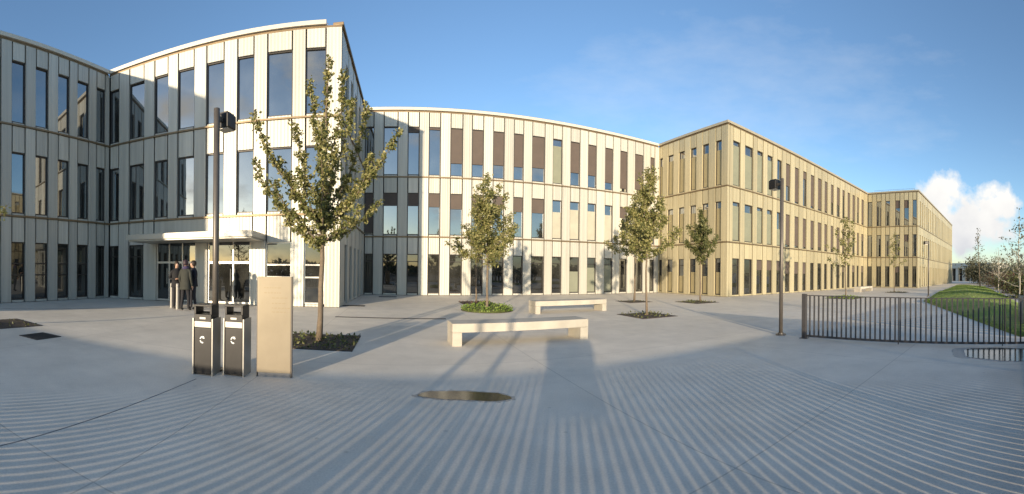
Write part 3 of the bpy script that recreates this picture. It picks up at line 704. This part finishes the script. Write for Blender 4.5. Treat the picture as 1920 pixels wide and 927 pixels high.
# ------------------------------------------------------------------ lamp posts
def make_lamp(loc, rz, label):
    o = thing('street_lamp', label, 'street lamp', loc, rz, 'dark lamp posts on the plaza')
    p = MB(); p.tube([(0, 0, -.05), (0, 0, 3.86)], [.05, .046], 14); p.build('pole', 'lamp_paint', o, smooth=True)
    f = MB(); f.tube([(0, 0, -.01), (0, 0, .025)], [.13, .13], 18); f.tube([(0, 0, .025), (0, 0, .06)], [.08, .07], 16); f.build('base_plate', 'lamp_paint', o)
    a_ = MB(); a_.box(.04, .14, -.025, .025, 3.70, 3.76); a_.build('arm', 'lamp_paint', o)
    h = MB(); h.box(.13, .36, -.11, .11, 3.62, 3.84); hh = h.build('lamp_head', 'charcoal_metal', o, bevel=.02)
    d = MB(); d.box(.15, .34, -.09, .09, 3.612, 3.6205); d.build('diffuser', 'light_metal', hh)
    g = MB()
    for k in range(5): g.box(.15 + k * .04, .165 + k * .04, -.09, .09, 3.8405, 3.862)
    g.build('cooling_fin', 'charcoal_metal', hh)
    return o
lamp = make_lamp(at(403, 694), R(98), 'dark lamp post rising behind the pair of litter bins')
dup(lamp, at(1464, 628.5), R(98), 'dark lamp post just left of the end of the railing')
dup(lamp, at_r(1741, 27), R(150), 'far thin lamp post in front of the far gold wing')
# two more stand behind the viewpoint: their long shadows cross the nearest bench
perp = Vector((math.cos(R(SUN_AZ)), -math.sin(R(SUN_AZ)), 0)); fwd = Vector((math.sin(R(SUN_AZ)), math.cos(R(SUN_AZ)), 0))
dup(lamp, perp * -1.63 + fwd * -3.2, R(100), 'lamp post behind the viewpoint, left of the pair, throwing a thin shadow over the bench')
dup(lamp, perp * -1.05 + fwd * -3.1, R(80), 'lamp post behind the viewpoint, right of the pair, throwing a thin shadow over the bench')
# unseen board on two thin posts, its outline shaped to cast the wide shadow by the bench
o = thing('notice_board', 'grey notice board behind the viewpoint whose wide shadow reaches the nearest bench', 'sign', perp * .15 + fwd * -1.5, R(-SUN_AZ))
mb = MB(); mb.prism([(-.36, .81), (.36, .81), (.38, 1.15), (.46, 1.30), (.46, 1.53), (-.46, 1.53), (-.46, 1.30), (-.38, 1.15)], 0, .04)
mb.v = [(x, -z, y) for x, y, z in mb.v]; mb.build('panel', 'grey_metal', o)
for x in (-.34, .30):
    mb = MB(); mb.box(x, x + .04, -.075, -.041, -.02, 1.50); mb.build('post', 'grey_metal', o)

# ------------------------------------------------------------------ railings
def railing(p, q, label, BAR=.017, step=.112):
    d = q - p; Ln = d.length; o = thing('railing', label, 'fence', (p.x, p.y, 0), math.atan2(d.y, d.x), 'dark bar railings')
    H = 1.02
    mb = MB(); mb.box(.03, Ln, -.02, .02, .04, .085); mb.box(.03, Ln, -.018, .018, H - .024, H - .005); mb.build('rail', 'fence_paint', o)
    mb = MB(); x = .14
    while x < Ln - .05: mb.box(x - BAR, x + BAR, -.012, .012, .0852, H - .0242); x += step
    b_ = mb.build('bar', 'fence_paint', o); b_['label'] = 'row of flat upright bars'; b_['kind'] = 'stuff'
    n = max(1, round(Ln / 2.4))
    for k in range(n + 1):
        x = Ln * k / n; wd = .05 if k == 0 else .008
        mb = MB(); mb.box(x - wd, x + wd, -.045 if k == 0 else -.027, .045 if k == 0 else .027, -.02, H + (.02 if k == 0 else 0)); mb.box(x - wd - .04, x + wd + .04, -.085, .085, -.01, .012) if k == 0 else None
        mb.build('post', 'fence_paint', o)
    return o
r0 = at(1508, 634.5); r1 = at(1920, 648.5)
rc = r0 + (r1 - r0) * 1.36
railing(r0, rc, 'dark metal bar railing at the right, from its thick end post to the picture edge')
# the railing turns and runs behind the viewpoint, its bars widened to shape the shadow; the low sun lays its bars over the foreground as stripes
back_dir = Vector((math.cos(R(16.5)), math.sin(R(16.5)), 0))
L0 = Vector((-.47, 5.69, 0)) - fwd * 6.95
tcut = (rc - L0).dot(back_dir)
base_b = L0
railing(base_b + back_dir * -17, base_b + back_dir * (tcut - .1), 'dark bar railing behind the viewpoint that throws the striped shadow', BAR=.0415)
railing(base_b + back_dir * (tcut + .9), base_b + back_dir * (tcut + 9), 'dark bar railing beyond the corner at right, outside the picture', BAR=.13, step=.42)  # unseen run, its slats widened and spaced to shape streaks of light

# ------------------------------------------------------------------ bollards at the entrance
def make_bollard(loc, label):
    o = thing('bollard', label, 'bollard', loc, 0, 'pale bollards by the entrance')
    mb = MB(); mb.tube([(0, 0, -.02), (0, 0, .92), (0, 0, .95)], [.07, .07, .055], 16); mb.build('post', 'light_metal', o, smooth=False)
    mb = MB(); mb.tube([(0, 0, .80), (0, 0, .85)], [.0725, .0725], 16); mb.build('band', 'grey_metal', o)
    return o
bo = make_bollard(at(322, 577.5), 'pale bollard left of the group of people')
dup(bo, at(333, 580), 0, 'pale bollard partly hidden behind the group of people')

# ------------------------------------------------------------------ people
dg = None
def person(loc, heading, label, colors, hgt=1.76, arms='down', hair=(.02, .015, .012), stride=.06, lean=0.0, scarf=None, coat_len=.78):
    for nm, c_ in (('coat', colors[0]), ('trousers', colors[1]), ('shoes', colors[2]), ('hair', hair)):
        pass
    tagc = '_'.join('%02d' % int(100 * v) for v in colors[0])
    mc = add_variation(mat('coat_' + tagc, colors[0], .85), .2, 12); mt = add_variation(mat('trousers_' + tagc, colors[1], .85), .2, 12)
    ms = mat('shoes_' + tagc, colors[2], .5); mh = add_variation(mat('hair_' + tagc, hair, .6), .3, 40)
    o = thing('person', label, 'person', loc, heading, 'people standing by the entrance')
    k = hgt / 1.76; V, E, Rr = [], [], []
    def v(x, y, z, r, ry=None, par=None):
        V.append((x * k, (y + lean * z / 1.5) * k, z * k)); Rr.append(((r * k), ((ry or r) * k))); i = len(V) - 1
        if par is not None: E.append((par, i))
        return i
    pel = v(0, 0, .96, .155, .11)
    wai = v(0, .0, 1.12, .135, .10, pel); che = v(0, .01, 1.30, .165, .115, wai); sh = v(0, 0, 1.43, .12, .085, che)
    nk = v(0, .005, 1.52, .052, None, sh); h0 = v(0, .02, 1.58, .075, .08, nk); h1 = v(0, .025, 1.66, .078, .095, h0); h2 = v(0, .015, 1.735, .055, .065, h1)
    hands = []
    for s_ in (-1, 1):
        hip = v(s_ * .09, 0, .88, .10, .105, pel); kn = v(s_ * .105, s_ * stride * .5 + .02, .50, .068, .07, hip); an = v(s_ * .11, s_ * stride - .02, .09, .045, .05, kn)
        v(s_ * .125, s_ * stride + .12, .035, .04, .035, an)
        sd_ = v(s_ * .19, 0, 1.40, .068, .07, sh)
        if arms == 'down':
            el = v(s_ * .25, -.03, 1.13, .05, None, sd_); wr = v(s_ * .245, .06, .90, .034, None, el); hd = v(s_ * .24, .085, .83, .034, .022, wr); fd = Vector((0, .15, -1))
        else:
            el = v(s_ * .27, -.02, 1.14, .05, None, sd_); wr = v(s_ * .12, .19, 1.10, .034, None, el); hd = v(s_ * .05, .23, 1.12, .034, .024, wr); fd = Vector((-s_ * .9, .35, .2))
        hands.append((hd, wr, fd.normalized(), s_))
    # a nose on the face
    v(0, .115, 1.635, .014, .016, h1)
    me = bpy.data.meshes.new('body'); me.from_pydata(V, E, []); ob = bpy.data.objects.new('body', me); col.objects.link(ob)
    bm = bmesh.new(); bm.from_mesh(me); ly = bm.verts.layers.skin.verify(); bm.verts.ensure_lookup_table()
    for i, bv in enumerate(bm.verts): bv[ly].radius = Rr[i]; bv[ly].use_root = (i == 0)
    bm.to_mesh(me); bm.free()
    md = ob.modifiers.new('s', 'SKIN'); md.use_smooth_shade = True; ob.modifiers.new('u', 'SUBSURF').levels = 2
    dgr = bpy.context.evaluated_depsgraph_get(); m2 = bpy.data.meshes.new_from_object(ob.evaluated_get(dgr))
    bpy.data.objects.remove(ob)
    mb = MB(); mb.v = [tuple(q.co) for q in m2.vertices]; mb.f = [tuple(p.vertices) for p in m2.polygons]; mb.m = [0] * len(mb.f)
    for hd, wr, fd, s_ in hands:                                  # five fingers rooted inside each palm
        c_ = Vector(V[hd]); side = Vector((1, 0, 0)) if arms != 'down' else Vector((0, 1, 0))
        side = (side - fd * side.dot(fd)).normalized(); curl = fd.cross(side) * s_
        for q, ln in enumerate((.070, .080, .075, .060)):
            p0 = c_ + side * (q - 1.5) * .017; p1 = p0 + fd * (.035 + ln * .5); p2 = p1 + (fd * .8 - curl * .5 * 1).normalized() * ln * .5
            mb.tube([p0, p1, p2], [.009, .0085, .006], 6)
        p0 = c_ - fd * .01 + side * .02; mb.tube([p0, p0 + (side * .8 + fd * .5).normalized() * .04, p0 + (side * .6 + fd).normalized() * .07], [.011, .010, .007], 6)
    mats_ = [mc.name, mt.name, ms.name, 'skin']
    for i, f in enumerate(mb.f):
        c_ = sum((Vector(mb.v[j]) for j in f), Vector()) / len(f); z = c_.z / k
        hn = min((c_ - Vector(V[h[0]])).length for h in hands); wn_ = min((c_ - Vector(V[h[1]])).length for h in hands)
        if z < .10: mb.m[i] = 2
        elif z > 1.525: mb.m[i] = 3
        elif hn < .10 * k and hn < wn_: mb.m[i] = 3
        elif z < .90 and abs(c_.x) < .2 * k: mb.m[i] = 1
        else: mb.m[i] = 0
    mb.build('body', mats_, o, smooth=True)
    ct = MB(); L_ = lambda z: lean * z / 1.5                       # coat shell over the trunk
    ct.rings([(0, L_(z) * k, z * k, rx * k, ry * k) for z, rx, ry in ((coat_len, .215, .165), (coat_len + .02, .222, .172), (.95, .205, .158), (1.12, .185, .145), (1.30, .205, .155), (1.40, .195, .135), (1.47, .13, .105), (1.515, .085, .085))], 20)
    ct.build('coat', mc.name, o, smooth=True)
    hr = MB(); hr.rings([(0, (-.012 + L_(1.6)) * k, z * k, rx * k, ry * k) for z, rx, ry in ((1.585, .078, .075), (1.63, .094, .098), (1.69, .096, .108), (1.745, .080, .092), (1.785, .045, .055), (1.795, .012, .014))], 16)
    hr.build('hair', mh.name, o, smooth=True)
    if scarf:
        msf = mat('scarf_' + tagc, scarf, .9); sf = MB(); sf.rings([(0, L_(1.5) * k, z * k, rx * k, ry * k) for z, rx, ry in ((1.45, .12, .11), (1.49, .135, .125), (1.535, .11, .108), (1.57, .085, .09))], 16); sf.build('scarf', msf.name, o, smooth=True)
    return o
person(at(347, 583), R(12), 'person in dark grey green coat seen from behind, middle of the group by the entrance',
       ((.030, .032, .026), (.012, .012, .016), (.03, .028, .025)), 1.78, 'down', (.035, .018, .025), .07, .02, (.045, .035, .085), .74)
person(at(331, 579), R(-118), 'person in black facing the others at the left of the group by the entrance',
       ((.010, .010, .012), (.014, .014, .018), (.05, .045, .04)), 1.74, 'hold', (.03, .018, .010), .05, 0, None, .80)
person(at(362, 580.5), R(150), 'person in navy jacket facing the viewer, right of the group by the entrance',
       ((.011, .012, .020), (.020, .021, .030), (.02, .018, .018)), 1.77, 'hold', (.025, .016, .010), .06, 0, None, .84)

# ------------------------------------------------------------------ lawn, path, shrubs and the low pavilion at the right
g0 = [Vector((9.1, 2.35)), Vector((19.2, 10.6)), Vector((30, 15.0)), Vector((52, 23.0)), Vector((46, 16.6)), Vector((28, 8.6)), Vector((15.2, 3.3)), Vector((11.5, 1.0))]
def lawn_h(p):
    d = min(((p - a).dot((b - a).normalized().orthogonal()) if 0 else dist_seg(p, a, b)) for a, b in zip(g0, g0[1:] + g0[:1]))
    return .04 + .60 * (1 - math.exp(-d / 4.0)) + .10 * noise.noise(Vector((p.x * .25, p.y * .25, 0)))
def dist_seg(p, a, b):
    t = max(0, min(1, (p - a).dot(b - a) / (b - a).length_squared)); return (p - (a + (b - a) * t)).length
def inside(p, poly):
    c_ = False
    for i in range(len(poly)):
        a, b = poly[i], poly[i - 1]
        if (a.y > p.y) != (b.y > p.y) and p.x < (b.x - a.x) * (p.y - a.y) / (b.y - a.y) + a.x: c_ = not c_
    return c_
bm = bmesh.new(); vs = [bm.verts.new((p.x, p.y, 0)) for p in g0]; f = bm.faces.new(vs)
if f.normal.z < 0 or True: bm.normal_update()
bmesh.ops.triangulate(bm, faces=bm.faces[:])
for _ in range(8):
    big_e = [e_ for e_ in bm.edges if e_.calc_length() > .6]
    if not big_e: break
    bmesh.ops.subdivide_edges(bm, edges=big_e, cuts=1); bmesh.ops.triangulate(bm, faces=bm.faces[:])
bound = {v_ for e_ in bm.edges if e_.is_boundary for v_ in e_.verts}
for v_ in bm.verts: v_.co.z = lawn_h(Vector(v_.co.xy)) if v_ not in bound else .03
bmesh.ops.recalc_face_normals(bm, faces=bm.faces)
if sum(f_.normal.z for f_ in bm.faces) < 0: bmesh.ops.reverse_faces(bm, faces=bm.faces[:])
ex = bmesh.ops.extrude_edge_only(bm, edges=[e_ for e_ in bm.edges if e_.is_boundary])
for v_ in [q for q in ex['geom'] if isinstance(q, bmesh.types.BMVert)]: v_.co.z = -.05
me = bpy.data.meshes.new('lawn'); bm.to_mesh(me); bm.free(); me.materials.append(MATS['lawn_turf'])
for p_ in me.polygons: p_.use_smooth = True
tag(link('lawn', me), 'raised green lawn bank behind the railing', None, None, 'structure')
gr = MB(); r = random.Random(77); cnt = 0
while cnt < 26000:
    t = r.random() ** 1.7; x = 9 + t * 43; y = r.uniform(.8, 23); p = Vector((x, y))
    if not inside(p, g0): continue
    cnt += 1; z = lawn_h(p) - .02; h = r.uniform(.025, .06) * (1 + t); wd = .006 * (1 + 5 * t); an = r.uniform(0, 6.28); dx, dy = math.cos(an) * wd, math.sin(an) * wd
    i = len(gr.v); gr.v += [(x - dx, y - dy, z), (x + dx, y + dy, z), (x + r.gauss(0, .025), y + r.gauss(0, .025), z + h)]; gr.f.append((i, i + 1, i + 2)); gr.m.append(0)
tag(gr.build('grass', 'grass_blade'), 'short green grass growing on the lawn bank', 'grass', None, 'stuff')
mb = MB(); pth = [g0[3] + Vector((1, -.4)), g0[4] + Vector((.4, -.1)), g0[5] + Vector((.25, -.25)), g0[6] + Vector((.3, -.3)), g0[7] + Vector((.4, -.3))]
q2 = [p + Vector((1.3, -1.9)) * (1 if i else 2) for i, p in enumerate(pth)]
for i in range(len(pth) - 1): mb.quad((*pth[i], .006), (*pth[i + 1], .006), (*q2[i + 1], .006), (*q2[i], .006))
tag(mb.build('path', 'gravel_path'), 'grey gravel path along the back of the lawn', None, None, 'structure')
def shrub(loc, rx, ry, h, leaf, label, n, ls, seed, name='shrub'):
    r = random.Random(seed); o = thing(name, label, 'shrub', loc, 0, 'shrubs along the path')
    st, fo = MB(), MB()
    for k in range(16):
        an = r.uniform(0, 6.28); q = r.random() ** .5; e_ = Vector((rx * q * math.cos(an), ry * q * math.sin(an), h * (1 - .5 * q * q) * r.uniform(.75, 1.05)))
        pts = [Vector((e_.x * .2, e_.y * .2, -.03)), e_ * .55 + Vector((0, 0, .1 * h)), e_]; st.tube(pts, [.02, .012, .004], 5, cap=False)
        for _ in range(n // 16):
            t = r.uniform(.25, 1.05); p = pts[0].lerp(e_, t); p += Vector((r.gauss(0, 1), r.gauss(0, 1), r.gauss(0, .8))) * .17 * (rx + .3)
            p.z = max(.03, p.z); add_leaf(fo, p, ls, r)
    st.build('stem', 'bark', o); fo.build('foliage', leaf, o)
SH = [(1878, 50, 2.6, 1.7, 1.9, 'leaf_russet', 'reddish brown shrub at the far end of the path'), (1892, 41, 2.2, 1.5, 1.8, 'leaf_deep', 'dark green shrub between the reddish ones along the path'),
      (1907, 33, 2.0, 1.4, 1.7, 'leaf_russet', 'reddish brown shrub in the middle of the row by the path'), (1926, 26, 2.0, 1.5, 1.8, 'leaf_deep', 'dark shrub nearest the right edge of the picture'),
      (1862, 62, 3.0, 2.0, 2.0, 'leaf_grey', 'grey green shrub where the lawn ends')]
for i, (px, rg, rx, ry, h, lf, lb) in enumerate(SH): shrub(at_r(px, rg), rx, ry, h, lf, lb, 2600, .16, 50 + i)
for i, (px, rg, rx, h, lb) in enumerate(((1838, 70, 3.4, 4.8, 'bushy grey green tree in front of the pavilion, right side'), (1872, 75, 4.2, 4.4, 'low bushy pale tree behind the path, nearest the pavilion'), (1908, 66, 4.5, 4.0, 'low bushy pale tree behind the shrubs at the right edge'))):
    shrub(at_r(px, rg), rx, rx, h, 'leaf_grey', lb, 3000, .34, 70 + i)
# far pavilion
pp = at_r(1786, 98); qq = at_r(1862, 92); d = qq - pp; Lp = d.length
o = thing('low_pavilion', 'low pale flat roofed pavilion with columns beyond the end of the building', 'building', pp, math.atan2(d.y, d.x))
mb = MB(); mb.box(-3, Lp, -.8, 9, 3.2, 4.5); mb.build('roof', 'far_render', o)
mb = MB(); mb.box(-2.8, Lp - .2, 2.0, 8.8, -.05, 3.19); mb.build('wall', 'dark_core', o)
for k in range(8):
    mb = MB(); x = -2.6 + (Lp + 2.2) * k / 7; mb.box(x, x + .7, -.6, .1, -.05, 3.19); mb.build('column', 'far_render', o)

# low wood far behind the viewpoint (the ground floor glass mirrors it)
wd = MB(); r = random.Random(123)
for _ in range(9000):
    a_ = R(r.uniform(88, 275)); rg = r.uniform(46, 54); hmax = 2.6 + 1.3 * noise.noise(Vector((a_ * 9, 3.1, 0)))
    add_leaf(wd, Vector((rg * math.sin(a_), rg * math.cos(a_), r.uniform(.1, hmax))), 1.1, r)
tag(wd.build('distant_wood', 'leaf_deep'), 'low dark wood far behind the viewpoint', 'wood', None, 'stuff')
